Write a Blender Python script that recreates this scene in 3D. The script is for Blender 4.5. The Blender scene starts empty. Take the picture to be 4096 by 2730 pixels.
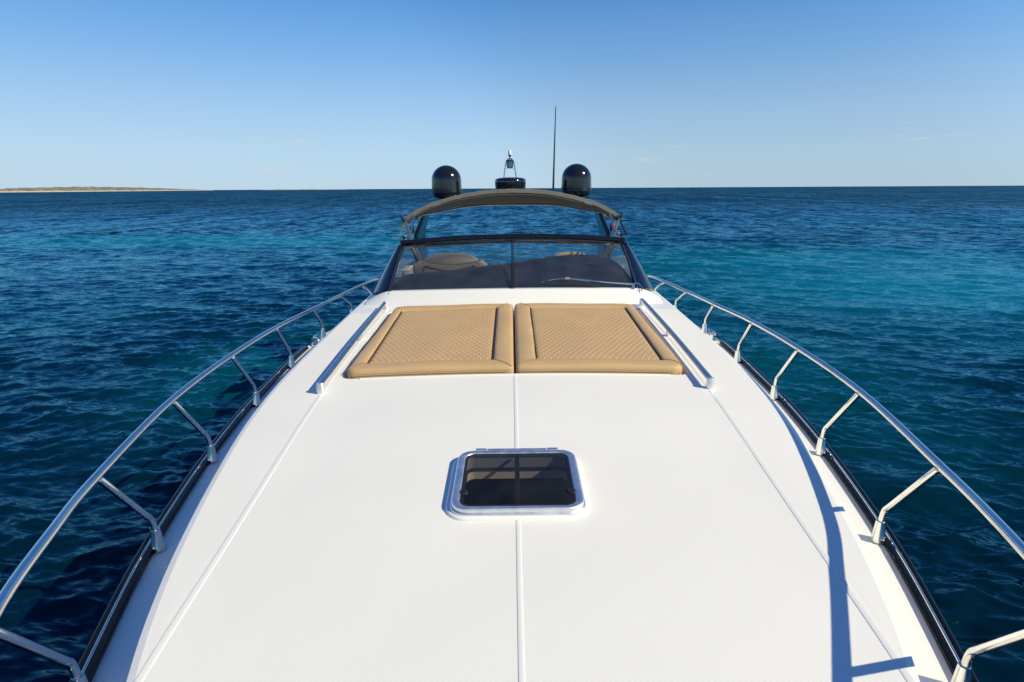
import bpy, bmesh, math, random
import numpy as np
from mathutils import Vector, Matrix

C = bpy.context.scene.collection
R = math.radians
rng = np.random.default_rng(7)
random.seed(7)

# ------------------------------------------------------------------ camera
cam = bpy.data.cameras.new('camera')
cam.sensor_width = 36.0
cam.lens = 21.0
cam.clip_start = 0.05
cam.clip_end = 60000
camo = bpy.data.objects.new('camera', cam)
C.objects.link(camo)
camo.matrix_world = (Matrix.Translation((-0.035, 0, 3.5)) @ Matrix.Rotation(-0.0008, 4, 'Z')
                     @ Matrix.Rotation(R(90 - 14.344), 4, 'X') @ Matrix.Rotation(-0.0055, 4, 'Z'))
bpy.context.scene.camera = camo

# ------------------------------------------------------------------ sky, sun, exposure
SUN_EL, SUN_AZ = 37.0, 115.0          # azimuth clockwise from +Y
w = bpy.data.worlds.new('World')
bpy.context.scene.world = w
w.use_nodes = True
nt = w.node_tree
nt.nodes.clear()
out = nt.nodes.new('ShaderNodeOutputWorld')
bg = nt.nodes.new('ShaderNodeBackground')
sky = nt.nodes.new('ShaderNodeTexSky')
sky.sky_type = 'NISHITA'
sky.sun_disc = False
sky.sun_elevation = R(SUN_EL)
sky.sun_rotation = R(SUN_AZ)
sky.air_density = 1.0
sky.dust_density = 0.3
sky.ozone_density = 2.5
sky.altitude = 0
bg.inputs['Strength'].default_value = 0.10
# clear-day gradient by elevation only, blended over the Nishita sky (same all round the compass)
geo = nt.nodes.new('ShaderNodeTexCoord')
nrm = nt.nodes.new('ShaderNodeVectorMath'); nrm.operation = 'NORMALIZE'
nt.links.new(geo.outputs['Generated'], nrm.inputs[0])
sep = nt.nodes.new('ShaderNodeSeparateXYZ'); nt.links.new(nrm.outputs[0], sep.inputs[0])
rmp = nt.nodes.new('ShaderNodeValToRGB')
SKY = [(0.0, (.50, .68, .83)), (.05, (.475, .685, .865)), (.11, (.375, .61, .885)), (.19, (.212, .468, .845)),
       (.27, (.108, .328, .755)), (.36, (.064, .235, .62)), (.60, (.034, .125, .42)), (1.0, (.020, .080, .29))]
el = rmp.color_ramp.elements
while len(el) < len(SKY): el.new(.5)
for e, (p, c) in zip(el, SKY): e.position = p; e.color = (*c, 1)
nt.links.new(sep.outputs[2], rmp.inputs[0])
gain = nt.nodes.new('ShaderNodeVectorMath'); gain.operation = 'SCALE'; gain.inputs['Scale'].default_value = 10.0
nt.links.new(rmp.outputs[0], gain.inputs[0])
mixs = nt.nodes.new('ShaderNodeMix'); mixs.data_type = 'RGBA'; mixs.inputs[0].default_value = .93
nt.links.new(sky.outputs[0], mixs.inputs[6]); nt.links.new(gain.outputs[0], mixs.inputs[7])
# the clear sky is a little darker at right angles to the sun, and carries a few thin wisps low down
sdv = (math.cos(R(SUN_EL)) * math.sin(R(SUN_AZ)), math.cos(R(SUN_EL)) * math.cos(R(SUN_AZ)), math.sin(R(SUN_EL)))
dt = nt.nodes.new('ShaderNodeVectorMath'); dt.operation = 'DOT_PRODUCT'; dt.inputs[1].default_value = sdv
nt.links.new(nrm.outputs[0], dt.inputs[0])
sq = nt.nodes.new('ShaderNodeMath'); sq.operation = 'MULTIPLY'
nt.links.new(dt.outputs['Value'], sq.inputs[0]); nt.links.new(dt.outputs['Value'], sq.inputs[1])
pol = nt.nodes.new('ShaderNodeMapRange'); pol.interpolation_type = 'SMOOTHSTEP'
pol.inputs[1].default_value = 0; pol.inputs[2].default_value = .11; pol.inputs[3].default_value = .86; pol.inputs[4].default_value = 1
nt.links.new(sq.outputs[0], pol.inputs[0])
dark = nt.nodes.new('ShaderNodeVectorMath'); dark.operation = 'SCALE'
nt.links.new(mixs.outputs[2], dark.inputs[0]); nt.links.new(pol.outputs[0], dark.inputs['Scale'])
mpc = nt.nodes.new('ShaderNodeMapping'); mpc.inputs['Scale'].default_value = (11, 11, 110); mpc.inputs['Location'].default_value = (2.3, .4, 1.7)
nt.links.new(nrm.outputs[0], mpc.inputs[0])
wsp = nt.nodes.new('ShaderNodeTexNoise'); wsp.inputs['Scale'].default_value = 1; wsp.inputs['Detail'].default_value = 5; wsp.inputs['Roughness'].default_value = .6
nt.links.new(mpc.outputs[0], wsp.inputs['Vector'])
def wr(src, a, b, lo, hi):
    q = nt.nodes.new('ShaderNodeMapRange'); q.interpolation_type = 'SMOOTHSTEP'
    q.inputs[1].default_value = a; q.inputs[2].default_value = b; q.inputs[3].default_value = lo; q.inputs[4].default_value = hi
    nt.links.new(src, q.inputs[0]); return q.outputs[0]
def wm(a, b):
    q = nt.nodes.new('ShaderNodeMath'); q.operation = 'MULTIPLY'; nt.links.new(a, q.inputs[0]); nt.links.new(b, q.inputs[1]); return q.outputs[0]
wf = wm(wm(wr(wsp.outputs['Fac'], .60, .74, 0, .55), wr(sep.outputs[2], .012, .03, .25, 1)), wr(sep.outputs[2], .065, .10, 1, 0))
wmx = nt.nodes.new('ShaderNodeMix'); wmx.data_type = 'RGBA'; wmx.inputs[7].default_value = (6.6, 6.7, 7.6, 1)
nt.links.new(wf, wmx.inputs[0]); nt.links.new(dark.outputs[0], wmx.inputs[6])
nt.links.new(wmx.outputs[2], bg.inputs['Color'])
nt.links.new(bg.outputs[0], out.inputs['Surface'])

sd = Vector((math.cos(R(SUN_EL)) * math.sin(R(SUN_AZ)), math.cos(R(SUN_EL)) * math.cos(R(SUN_AZ)), math.sin(R(SUN_EL))))
sl = bpy.data.lights.new('sun', 'SUN')
sl.energy = 5.0
sl.angle = R(0.53)
sl.color = (1.0, 0.90, 0.63)
so = bpy.data.objects.new('sun', sl)
so.rotation_euler = sd.to_track_quat('Z', 'Y').to_euler()
so.location = (20, -15, 30)
C.objects.link(so)

vs = bpy.context.scene.view_settings
vs.view_transform = 'Standard'
vs.look = 'None'
vs.exposure = 0.0
vs.gamma = 1.0
vs.use_curve_mapping = False

# ------------------------------------------------------------------ materials
def mat(name, color, rough=0.5, metal=0.0, spec=0.5, coat=0.0, bump=None, var=None):
    m = bpy.data.materials.new(name)
    m.use_nodes = True
    n = m.node_tree.nodes
    l = m.node_tree.links
    b = n['Principled BSDF']
    b.inputs['Base Color'].default_value = (*color, 1)
    b.inputs['Roughness'].default_value = rough
    b.inputs['Metallic'].default_value = metal
    b.inputs['Specular IOR Level'].default_value = spec
    b.inputs['Coat Weight'].default_value = coat
    b.inputs['Coat Roughness'].default_value = 0.05
    tc = n.new('ShaderNodeTexCoord')
    if var:                                   # (scale, amount): slow tone variation of the stuff itself
        t = n.new('ShaderNodeTexNoise'); t.inputs['Scale'].default_value = var[0]; t.inputs['Detail'].default_value = 6
        l.new(tc.outputs['Object'], t.inputs['Vector'])
        r = n.new('ShaderNodeMapRange'); r.inputs[1].default_value = .3; r.inputs[2].default_value = .7
        r.inputs[3].default_value = 1 - var[1]; r.inputs[4].default_value = 1 + var[1] * .4
        l.new(t.outputs['Fac'], r.inputs[0])
        mx = n.new('ShaderNodeMix'); mx.data_type = 'RGBA'; mx.blend_type = 'MULTIPLY'; mx.inputs[0].default_value = 1
        mx.inputs[6].default_value = (*color, 1)
        l.new(r.outputs[0], mx.inputs[7])
        l.new(mx.outputs[2], b.inputs['Base Color'])
        r2 = n.new('ShaderNodeMapRange'); r2.inputs[3].default_value = max(rough - .08, .02); r2.inputs[4].default_value = rough + .1
        l.new(t.outputs['Fac'], r2.inputs[0]); l.new(r2.outputs[0], b.inputs['Roughness'])
    if bump:                                  # (scale, strength, distance)
        t = n.new('ShaderNodeTexNoise'); t.inputs['Scale'].default_value = bump[0]; t.inputs['Detail'].default_value = 3
        l.new(tc.outputs['Object'], t.inputs['Vector'])
        bp = n.new('ShaderNodeBump'); bp.inputs['Strength'].default_value = bump[1]; bp.inputs['Distance'].default_value = bump[2]
        l.new(t.outputs['Fac'], bp.inputs['Height']); l.new(bp.outputs[0], b.inputs['Normal'])
    return m

def glass_mat(name, tint, dust, dust_col=(.5, .52, .55), ior=1.5, graze=1.0):
    m = bpy.data.materials.new(name)
    m.use_nodes = True
    n = m.node_tree.nodes; l = m.node_tree.links
    n.clear()
    o = n.new('ShaderNodeOutputMaterial')
    tr = n.new('ShaderNodeBsdfTransparent'); tr.inputs[0].default_value = (*tint, 1)
    gl = n.new('ShaderNodeBsdfGlossy'); gl.inputs['Roughness'].default_value = 0.02
    df = n.new('ShaderNodeBsdfDiffuse'); df.inputs[0].default_value = (*dust_col, 1)
    lw = n.new('ShaderNodeLayerWeight'); lw.inputs['Blend'].default_value = .5
    pw = n.new('ShaderNodeMath'); pw.operation = 'POWER'; pw.inputs[1].default_value = 5; l.new(lw.outputs['Facing'], pw.inputs[0])
    f0 = ((ior - 1) / (ior + 1)) ** 2
    fr = n.new('ShaderNodeMath'); fr.operation = 'MULTIPLY_ADD'; fr.inputs[1].default_value = (1 - f0) * graze; fr.inputs[2].default_value = f0
    l.new(pw.outputs[0], fr.inputs[0])
    tc = n.new('ShaderNodeTexCoord')
    ns = n.new('ShaderNodeTexNoise'); ns.inputs['Scale'].default_value = 5; ns.inputs['Detail'].default_value = 8
    l.new(tc.outputs['Object'], ns.inputs['Vector'])
    mr = n.new('ShaderNodeMapRange'); mr.inputs[1].default_value = .35; mr.inputs[2].default_value = .75
    mr.inputs[3].default_value = dust * .3; mr.inputs[4].default_value = dust
    l.new(ns.outputs['Fac'], mr.inputs[0])
    m1 = n.new('ShaderNodeMixShader'); m2 = n.new('ShaderNodeMixShader')
    l.new(mr.outputs[0], m1.inputs[0]); l.new(tr.outputs[0], m1.inputs[1]); l.new(df.outputs[0], m1.inputs[2])
    l.new(fr.outputs[0], m2.inputs[0]); l.new(m1.outputs[0], m2.inputs[1]); l.new(gl.outputs[0], m2.inputs[2])
    l.new(m2.outputs[0], o.inputs['Surface'])
    return m

def nonskid_mat():
    m = mat('nonskid gelcoat', (.835, .825, .80), .55, spec=.35, var=(1.3, .03))
    n = m.node_tree.nodes; l = m.node_tree.links
    b = n['Principled BSDF']
    tc = n.new('ShaderNodeTexCoord')
    mp = n.new('ShaderNodeMapping'); mp.inputs['Rotation'].default_value = (0, 0, R(62))
    l.new(tc.outputs['Object'], mp.inputs[0])
    wv = n.new('ShaderNodeTexWave'); wv.inputs['Scale'].default_value = 34; wv.inputs['Distortion'].default_value = .4
    l.new(mp.outputs[0], wv.inputs['Vector'])
    ns = n.new('ShaderNodeTexNoise'); ns.inputs['Scale'].default_value = 260; ns.inputs['Detail'].default_value = 2
    l.new(tc.outputs['Object'], ns.inputs['Vector'])
    ad = n.new('ShaderNodeMath'); ad.operation = 'ADD'
    l.new(wv.outputs['Fac'], ad.inputs[0]); l.new(ns.outputs['Fac'], ad.inputs[1])
    bp = n.new('ShaderNodeBump'); bp.inputs['Strength'].default_value = .12; bp.inputs['Distance'].default_value = .0012
    l.new(ad.outputs[0], bp.inputs['Height']); l.new(bp.outputs[0], b.inputs['Normal'])
    return m

M = {
    'gel': mat('smooth white gelcoat', (.835, .825, .80), .28, spec=.5, coat=.25, var=(1.1, .02)),
    'skid': nonskid_mat(),
    'steel': mat('polished stainless', (.74, .73, .71), .10, 1.0, var=(14, .08)),
    'brushed': mat('brushed aluminium', (.58, .61, .65), .32, 1.0, var=(22, .2), bump=(90, .08, .001)),
    'alu': mat('anodised aluminium', (.86, .86, .86), .46, 1.0, var=(22, .12), bump=(90, .08, .001)),
    'rubber': mat('black rubber', (.005, .006, .008), .2, spec=.25, coat=0, var=(6, .3)),
    'navy': mat('dark blue paint', (.006, .008, .016), .16, spec=.35, coat=.12, bump=(160, .05, .0006)),
    'dome': mat('gloss black plastic', (.008, .009, .012), .14, spec=.5, coat=.5, bump=(240, .04, .0006)),
    'black': mat('matt black', (.012, .012, .013), .5),
    'vinyl': mat('tan vinyl', (.55, .372, .192), .50, spec=.3, var=(5, .06), bump=(420, .10, .0008)),
    'seam': mat('vinyl seam', (.34, .22, .11), .5),
    'gap': mat('dark piping', (.030, .022, .016), .6),  # seat piping, and the pad gaps with their shade put into the colour
    'seat': mat('grey brown upholstery', (.175, .15, .128), .6, var=(9, .08), bump=(300, .1, .001)),
    'canvas': mat('grey brown canvas', (.225, .21, .188), .85, spec=.2, var=(8, .12), bump=(500, .3, .001)),
    'dash': mat('dark dash vinyl', (.017, .022, .038), .45, spec=.4, bump=(200, .3, .001), var=(3, .25)),
    'greyliner': mat('grey liner', (.26, .26, .27), .5),
    'cream': mat('cream liner', (.66, .55, .45), .6, var=(12, .12)),
    'teak': mat('pale teak', (.45, .40, .34), .6, var=(18, .2)),
    'white': mat('white plastic', (.82, .81, .80), .35),
    'red': mat('red lens', (.5, .02, .03), .2),
    'green': mat('green lens', (.01, .10, .07), .2),
    'rope': mat('tan webbing', (.125, .10, .07), .8, bump=(300, .4, .002)),
    'glass': glass_mat('windscreen glass', (.84, .89, .92), .05),
    'smoke': glass_mat('smoked hatch glass', (.57, .57, .59), .035, ior=1.36),
    'sideglass': glass_mat('side glass', (.74, .82, .87), .012, ior=1.3, graze=.25),
}

# ------------------------------------------------------------------ mesh helpers
def link(name, me, m, parent):
    o = bpy.data.objects.new(name, me)
    C.objects.link(o)
    if m is not None:
        me.materials.append(m)
    if parent is not None:
        o.parent = parent
    return o

def mesh(name, v, f, m=None, parent=None, smooth=35):
    me = bpy.data.meshes.new(name)
    me.from_pydata([tuple(float(c) for c in p) for p in v], [], [tuple(int(i) for i in q) for q in f])
    me.validate()
    if smooth:
        me.polygons.foreach_set('use_smooth', [True] * len(me.polygons))
        me.set_sharp_from_angle(angle=R(smooth))
    me.update()
    return link(name, me, m, parent)

class MB:
    """collects shapes into one mesh"""
    def __init__(s): s.v = []; s.f = []
    def add(s, v, f):
        o = len(s.v); s.v += [tuple(p) for p in v]; s.f += [tuple(i + o for i in q) for q in f]; return s
    def build(s, name, m, parent, smooth=35): return mesh(name, s.v, s.f, m, parent, smooth)

def grid(P, closed_u=False, closed_v=False, flip=False):
    P = np.asarray(P, float); nu, nv = P.shape[:2]
    f = []
    for i in range(nu if closed_u else nu - 1):
        for j in range(nv if closed_v else nv - 1):
            a, b = i * nv + j, i * nv + (j + 1) % nv
            c, d = ((i + 1) % nu) * nv + (j + 1) % nv, ((i + 1) % nu) * nv + j
            f.append((a, d, c, b) if flip else (a, b, c, d))
    return P.reshape(-1, 3), f

def smoothpath(pts, n=8):
    p = np.asarray(pts, float)
    if len(p) < 3: return p
    q = np.vstack([2 * p[0] - p[1], p, 2 * p[-1] - p[-2]])
    o = []
    for i in range(1, len(q) - 2):
        for t in np.linspace(0, 1, n, endpoint=False):
            a, b, c, d = q[i - 1], q[i], q[i + 1], q[i + 2]
            o.append(.5 * (2 * b + (c - a) * t + (2 * a - 5 * b + 4 * c - d) * t * t + (3 * b - a - 3 * c + d) * t ** 3))
    o.append(p[-1])
    return np.array(o)

def tube(path, r, n=10, caps=True):
    p = np.asarray(path, float); k = len(p)
    r = np.broadcast_to(np.asarray(r, float), (k,))
    t = np.gradient(p, axis=0); t /= np.linalg.norm(t, axis=1)[:, None] + 1e-12
    up = np.array([0, 0, 1.]) if abs(t[0][2]) < .9 else np.array([1., 0, 0])
    u = np.cross(up, t[0]); u /= np.linalg.norm(u)
    rows = []
    for i in range(k):
        u = u - t[i] * np.dot(u, t[i]); u /= np.linalg.norm(u)
        w_ = np.cross(t[i], u)
        a = np.linspace(0, 2 * math.pi, n, endpoint=False)
        rows.append(p[i] + r[i] * (np.cos(a)[:, None] * u + np.sin(a)[:, None] * w_))
    v, f = grid(rows, closed_v=True)
    if caps:
        f = f + [tuple(range(n - 1, -1, -1)), tuple((k - 1) * n + i for i in range(n))]
    return v, f

def sweep(path, prof, up=(0, 0, 1), caps=True):
    """profile (side, height) pairs carried along a path, kept upright"""
    p = np.asarray(path, float); k = len(p); up = np.asarray(up, float)
    t = np.gradient(p, axis=0); t /= np.linalg.norm(t, axis=1)[:, None]
    rows = []
    for i in range(k):
        s = np.cross(t[i], up); s /= np.linalg.norm(s); h = np.cross(s, t[i])
        rows.append([p[i] + a * s + b * h for a, b in prof])
    v, f = grid(rows, closed_v=True, flip=True)
    n = len(prof)
    if caps:
        f = f + [tuple(range(n)), tuple((k - 1) * n + i for i in range(n - 1, -1, -1))]
    return v, f

def lathe(prof, c=(0, 0, 0), n=32):
    a = np.linspace(0, 2 * math.pi, n, endpoint=False)
    rows = [[(c[0] + r * math.cos(t), c[1] + r * math.sin(t), c[2] + z) for t in a] for r, z in prof]
    v, f = grid(rows, closed_v=True)
    if prof[0][0] > 1e-6: f = f + [tuple(range(n - 1, -1, -1))]
    if prof[-1][0] > 1e-6: f = f + [tuple((len(prof) - 1) * n + i for i in range(n))]
    return v, f

def box(c, s, rot=None):
    c = np.asarray(c, float); h = np.asarray(s, float) / 2
    v = np.array([[x, y, z] for x in (-1, 1) for y in (-1, 1) for z in (-1, 1)]) * h
    if rot is not None: v = v @ np.array(rot.to_3x3()).T
    return v + c, [(0, 1, 3, 2), (4, 6, 7, 5), (0, 4, 5, 1), (2, 3, 7, 6), (0, 2, 6, 4), (1, 5, 7, 3)]

def rrect(x0, x1, y0, y1, r, n=7):
    o = []
    for cx, cy, a0 in ((x1 - r, y1 - r, 0), (x0 + r, y1 - r, 90), (x0 + r, y0 + r, 180), (x1 - r, y0 + r, 270)):
        for k in range(n):
            a = R(a0 + 90 * k / (n - 1)); o.append((cx + r * math.cos(a), cy + r * math.sin(a)))
    return o

def tag(o, label=None, cat=None, group=None, kind=None):
    if label: o['label'] = label
    if cat: o['category'] = cat
    if group: o['group'] = group
    if kind: o['kind'] = kind
    return o

def empty(name, loc, rot=(0, 0, 0)):
    o = bpy.data.objects.new(name, None); C.objects.link(o)
    o.location = loc; o.rotation_euler = rot; o.empty_display_size = .2
    return o

def I(xs, ys):
    xs = np.asarray(xs, float); ys = np.asarray(ys, float)
    # smooth (cubic Hermite) table lookup
    m = np.gradient(ys, xs)
    def f(x):
        x = np.clip(x, xs[0], xs[-1]); i = int(np.clip(np.searchsorted(xs, x) - 1, 0, len(xs) - 2))
        h = xs[i + 1] - xs[i]; t = (x - xs[i]) / h
        return ((2 * t ** 3 - 3 * t ** 2 + 1) * ys[i] + (t ** 3 - 2 * t ** 2 + t) * h * m[i]
                + (-2 * t ** 3 + 3 * t ** 2) * ys[i + 1] + (t ** 3 - t ** 2) * h * m[i + 1])
    return f

# ------------------------------------------------------------------ sea
def build_sea():
    na_f = 760
    fine = np.linspace(R(-62), R(62), na_f)
    coarse = np.linspace(R(62), R(298), 120)[1:-1]
    ang = np.concatenate([fine, coarse])
    radii = [3.2]
    while radii[-1] < 330: radii.append(radii[-1] * 1.0044)
    while radii[-1] < 30000: radii.append(radii[-1] * 1.035)
    rr = np.array(radii)
    A_, R_ = np.meshgrid(ang, rr)
    X = R_ * np.sin(A_); Y = R_ * np.cos(A_); Z = np.zeros_like(X)
    dx = np.zeros_like(X); dy = np.zeros_like(X)
    dr = np.gradient(rr)[:, None] * np.ones_like(A_)
    dth = np.where(np.abs(((A_ + math.pi) % (2 * math.pi)) - math.pi) < R(62), R(124) / na_f, R(2))
    step = np.maximum(dr, R_ * dth)
    # slow field so that wave groups come and go
    env = 1 + .35 * np.sin(X * .11 + .07 * Y + 1.3) * np.sin(Y * .13 - .05 * X) + .2 * np.sin(X * .31 - 1) * np.sin(Y * .27 + .4)
    lam = np.exp(np.linspace(math.log(.11), math.log(6.0), 150))
    env2 = 1 + .45 * np.sin(X * 1.9 + .6 * np.sin(Y * .7)) * np.sin(Y * 2.3 + 1.1 + .8 * np.sin(X * .5)) + .35 * np.sin(X * .83 - Y * .4) * np.sin(Y * 1.07 + .3 * X + 2)
    lam = lam * rng.uniform(.93, 1.07, len(lam))
    env = np.clip(env, .5, 1.3); env2 = np.clip(env2, .35, 1.4)
    for L in lam:
        th = rng.normal(R(262), R(26))
        k = 2 * math.pi / L
        a = .0072 * L / (1 + (L / .60) ** 2) ** .44 * rng.uniform(.6, 1.3)
        ph = rng.uniform(0, 2 * math.pi)
        kx, ky = k * math.cos(th), k * math.sin(th)
        fade = np.clip((L / step - 2.0) / 2.0, 0, 1)
        s = kx * X + ky * Y + ph
        g = a * fade * (env * env2 if L < .9 else env)
        Z += g * np.cos(s)
        q = .4
        dx -= q * g * math.cos(th) * np.sin(s); dy -= q * g * math.sin(th) * np.sin(s)
    P = np.stack([X + dx, Y + dy, Z], -1).reshape(-1, 3)
    nr, na = X.shape
    i = np.arange(nr - 1)[:, None] * na; j = np.arange(na)[None, :]; j2 = (j + 1) % na
    F = np.stack([i + j, i + j2, i + na + j2, i + na + j], -1).reshape(-1, 4)
    P = np.vstack([P, [[0, 0, 0]]])
    cF = [(nr * na, (k + 1) % na, k) for k in range(na)]
    me = bpy.data.meshes.new('sea')
    nloops = len(F) * 4 + len(cF) * 3
    me.vertices.add(len(P)); me.vertices.foreach_set('co', P.ravel())
    me.loops.add(nloops)
    li = np.concatenate([F[:, ::-1].ravel(), np.array(cF)[:, ::-1].ravel()])
    me.loops.foreach_set('vertex_index', li.astype(np.int32))
    me.polygons.add(len(F) + len(cF))
    me.polygons.foreach_set('loop_start', np.concatenate([np.arange(len(F)) * 4, len(F) * 4 + np.arange(len(cF)) * 3]).astype(np.int32))
    me.polygons.foreach_set('use_smooth', np.ones(len(F) + len(cF), bool))
    me.update(calc_edges=True)
    if me.polygons[0].normal.z < 0: me.flip_normals()
    return me

def sea_mat():
    m = bpy.data.materials.new('sea water'); m.use_nodes = True
    n = m.node_tree.nodes; l = m.node_tree.links
    b = n['Principled BSDF']
    geo = n.new('ShaderNodeNewGeometry')
    def noise(sx, sy, det=3, rough=.5, off=(0, 0, 0)):
        mp = n.new('ShaderNodeMapping'); mp.inputs['Scale'].default_value = (sx, sy, 1); mp.inputs['Location'].default_value = off
        l.new(geo.outputs['Position'], mp.inputs[0])
        t = n.new('ShaderNodeTexNoise'); t.inputs['Scale'].default_value = 1; t.inputs['Detail'].default_value = det; t.inputs['Roughness'].default_value = rough
        l.new(mp.outputs[0], t.inputs['Vector']); return t
    def ramp(src, a, bb, lo=0., hi=1.):
        r = n.new('ShaderNodeMapRange'); r.interpolation_type = 'SMOOTHSTEP'
        r.inputs[1].default_value = a; r.inputs[2].default_value = bb; r.inputs[3].default_value = lo; r.inputs[4].default_value = hi
        l.new(src, r.inputs[0]); return r.outputs[0]
    def mixc(f, a, c):
        x = n.new('ShaderNodeMix'); x.data_type = 'RGBA'
        l.new(f, x.inputs[0])
        if isinstance(a, tuple): x.inputs[6].default_value = (*a, 1)
        else: l.new(a, x.inputs[6])
        x.inputs[7].default_value = (*c, 1); return x.outputs[2]
    # body colour: sandy shallows show turquoise, the rest goes from dark teal to navy farther ahead
    deep = (.0001, .0215, .056)
    sand = (.0004, .135, .195)
    big = noise(.035, .075, 5, .6, (3.1, 1.7, 0))
    sep = n.new('ShaderNodeSeparateXYZ'); l.new(geo.outputs['Position'], sep.inputs[0])
    acc = None
    # sand patches on the bottom: centre x, y, half-length x, y, strength
    for cx, cy, ax, ay, st in ((17, 25, 17, 14, 1.0), (-24, 43, 34, 7, 1.0), (-5.2, 12.5, 2.6, 5.0, .34), (5.5, 13, 3.5, 7, .36), (-14, 18, 5, 4, .25), (0, 34, 14, 7, .6), (46, 62, 30, 7, .35)):
        e = n.new('ShaderNodeVectorMath'); e.operation = 'SUBTRACT'; e.inputs[1].default_value = (cx, cy, 0); l.new(geo.outputs['Position'], e.inputs[0])
        d_ = n.new('ShaderNodeVectorMath'); d_.operation = 'DIVIDE'; d_.inputs[1].default_value = (ax, ay, 1e6); l.new(e.outputs[0], d_.inputs[0])
        q = n.new('ShaderNodeVectorMath'); q.operation = 'LENGTH'; l.new(d_.outputs[0], q.inputs[0])
        u = ramp(q.outputs['Value'], .25, 1.25, st, 0)
        if acc is None: acc = u
        else:
            mx_ = n.new('ShaderNodeMath'); mx_.operation = 'MAXIMUM'; l.new(acc, mx_.inputs[0]); l.new(u, mx_.inputs[1]); acc = mx_.outputs[0]
    ahead_mix = ramp(sep.outputs[1], 4, 30, 0, 1)
    mxd = n.new('ShaderNodeMix'); mxd.data_type = 'RGBA'; mxd.inputs[6].default_value = (.0003, .0110, .0240, 1); mxd.inputs[7].default_value = (*deep, 1)
    l.new(ahead_mix, mxd.inputs[0]); deep = mxd.outputs[2]
    f = ramp(big.outputs['Fac'], .30, .62, .25, 1.0)
    mu2 = n.new('ShaderNodeMath'); mu2.operation = 'MULTIPLY'; l.new(acc, mu2.inputs[0]); l.new(f, mu2.inputs[1])
    col = mixc(mu2.outputs[0], deep, sand)
    # small ripples: direct slope noise (no filtering, so the far sea keeps its facets)
    fine = noise(4.5, 13, 4, .65); mid = noise(1.1, 2.6, 3, .55, (5, 2, 0)); wide = noise(.16, .42, 3, .5, (9, 4, 0))
    def slope(t, amt):
        s = n.new('ShaderNodeVectorMath'); s.operation = 'SUBTRACT'; s.inputs[1].default_value = (.5, .5, .5); l.new(t.outputs['Color'], s.inputs[0])
        q = n.new('ShaderNodeVectorMath'); q.operation = 'MULTIPLY'; q.inputs[1].default_value = (amt * .8, amt, 0); l.new(s.outputs[0], q.inputs[0]); return q
    dist = n.new('ShaderNodeVectorMath'); dist.operation = 'LENGTH'; l.new(geo.outputs['Position'], dist.inputs[0])
    grow = ramp(dist.outputs['Value'], 10, 70, .15, 1.0)
    grow2 = ramp(dist.outputs['Value'], 40, 260, .1, 1.0)
    def sc(v, f_):
        s = n.new('ShaderNodeVectorMath'); s.operation = 'SCALE'; l.new(v.outputs[0], s.inputs[0]); l.new(f_, s.inputs['Scale']); return s
    streak = noise(.42, .040, 5, .68, (2, 7, 0))
    grow3 = ramp(dist.outputs['Value'], 45, 220, .0, 1.0)
    a1 = slope(fine, .9); a2 = sc(slope(mid, 1.7), grow); a3 = sc(slope(wide, 1.0), grow2)
    st = n.new('ShaderNodeVectorMath'); st.operation = 'SUBTRACT'; st.inputs[1].default_value = (.5, .5, .5); l.new(streak.outputs['Color'], st.inputs[0])
    st2 = n.new('ShaderNodeVectorMath'); st2.operation = 'MULTIPLY'; st2.inputs[1].default_value = (.1, 1.5, 0); l.new(st.outputs[0], st2.inputs[0])
    a4 = sc(st2, grow3)
    def addv(p, q):
        s = n.new('ShaderNodeVectorMath'); s.operation = 'ADD'; l.new(p.outputs[0], s.inputs[0]); l.new(q, s.inputs[1]); return s
    t = addv(a1, a2.outputs[0]); t = addv(t, a3.outputs[0]); t = addv(t, a4.outputs[0]); t = addv(t, geo.outputs['Normal'])
    nm = n.new('ShaderNodeVectorMath'); nm.operation = 'NORMALIZE'; l.new(t.outputs[0], nm.inputs[0])
    # water body below, sky mirrored above; the unresolved facets of the far sea mask part of the mirror
    n.remove(b)
    df = n.new('ShaderNodeBsdfDiffuse'); l.new(col, df.inputs[0])
    gs = n.new('ShaderNodeBsdfGlossy'); gs.inputs[0].default_value = (.27, .68, .84, 1)
    l.new(ramp(dist.outputs['Value'], 6, 150, .055, .40), gs.inputs['Roughness']); l.new(nm.outputs[0], gs.inputs['Normal'])
    fr = n.new('ShaderNodeFresnel'); fr.inputs[0].default_value = 1.333; l.new(nm.outputs[0], fr.inputs['Normal'])
    fm = n.new('ShaderNodeMath'); fm.operation = 'MULTIPLY'; l.new(fr.outputs[0], fm.inputs[0]); l.new(ramp(dist.outputs['Value'], 12, 200, 1.0, .42), fm.inputs[1])
    # cat's paws: gusts roughen the sea in streaks and change how much sky it mirrors
    g1 = noise(.13, .0085, 6, .7, (4, 1, 0)); g2 = noise(.55, .07, 5, .7, (8, 3, 0))
    w1 = ramp(dist.outputs['Value'], 90, 260, 0, 1); w2 = ramp(dist.outputs['Value'], 25, 80, 0, 1)
    for gn, wt in ((g1, w1), (g2, w2)):
        mg = n.new('ShaderNodeMix'); mg.data_type = 'FLOAT'; mg.inputs[2].default_value = 1.0
        l.new(wt, mg.inputs[0]); l.new(ramp(gn.outputs['Fac'], .36, .64, .35, 1.75), mg.inputs[3])
        f2 = n.new('ShaderNodeMath'); f2.operation = 'MULTIPLY'; l.new(fm.outputs[0], f2.inputs[0]); l.new(mg.outputs[0], f2.inputs[1]); fm = f2
    ms = n.new('ShaderNodeMixShader'); l.new(fm.outputs[0], ms.inputs[0]); l.new(df.outputs[0], ms.inputs[1]); l.new(gs.outputs[0], ms.inputs[2])
    l.new(ms.outputs[0], n['Material Output'].inputs['Surface'])
    return m

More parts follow.
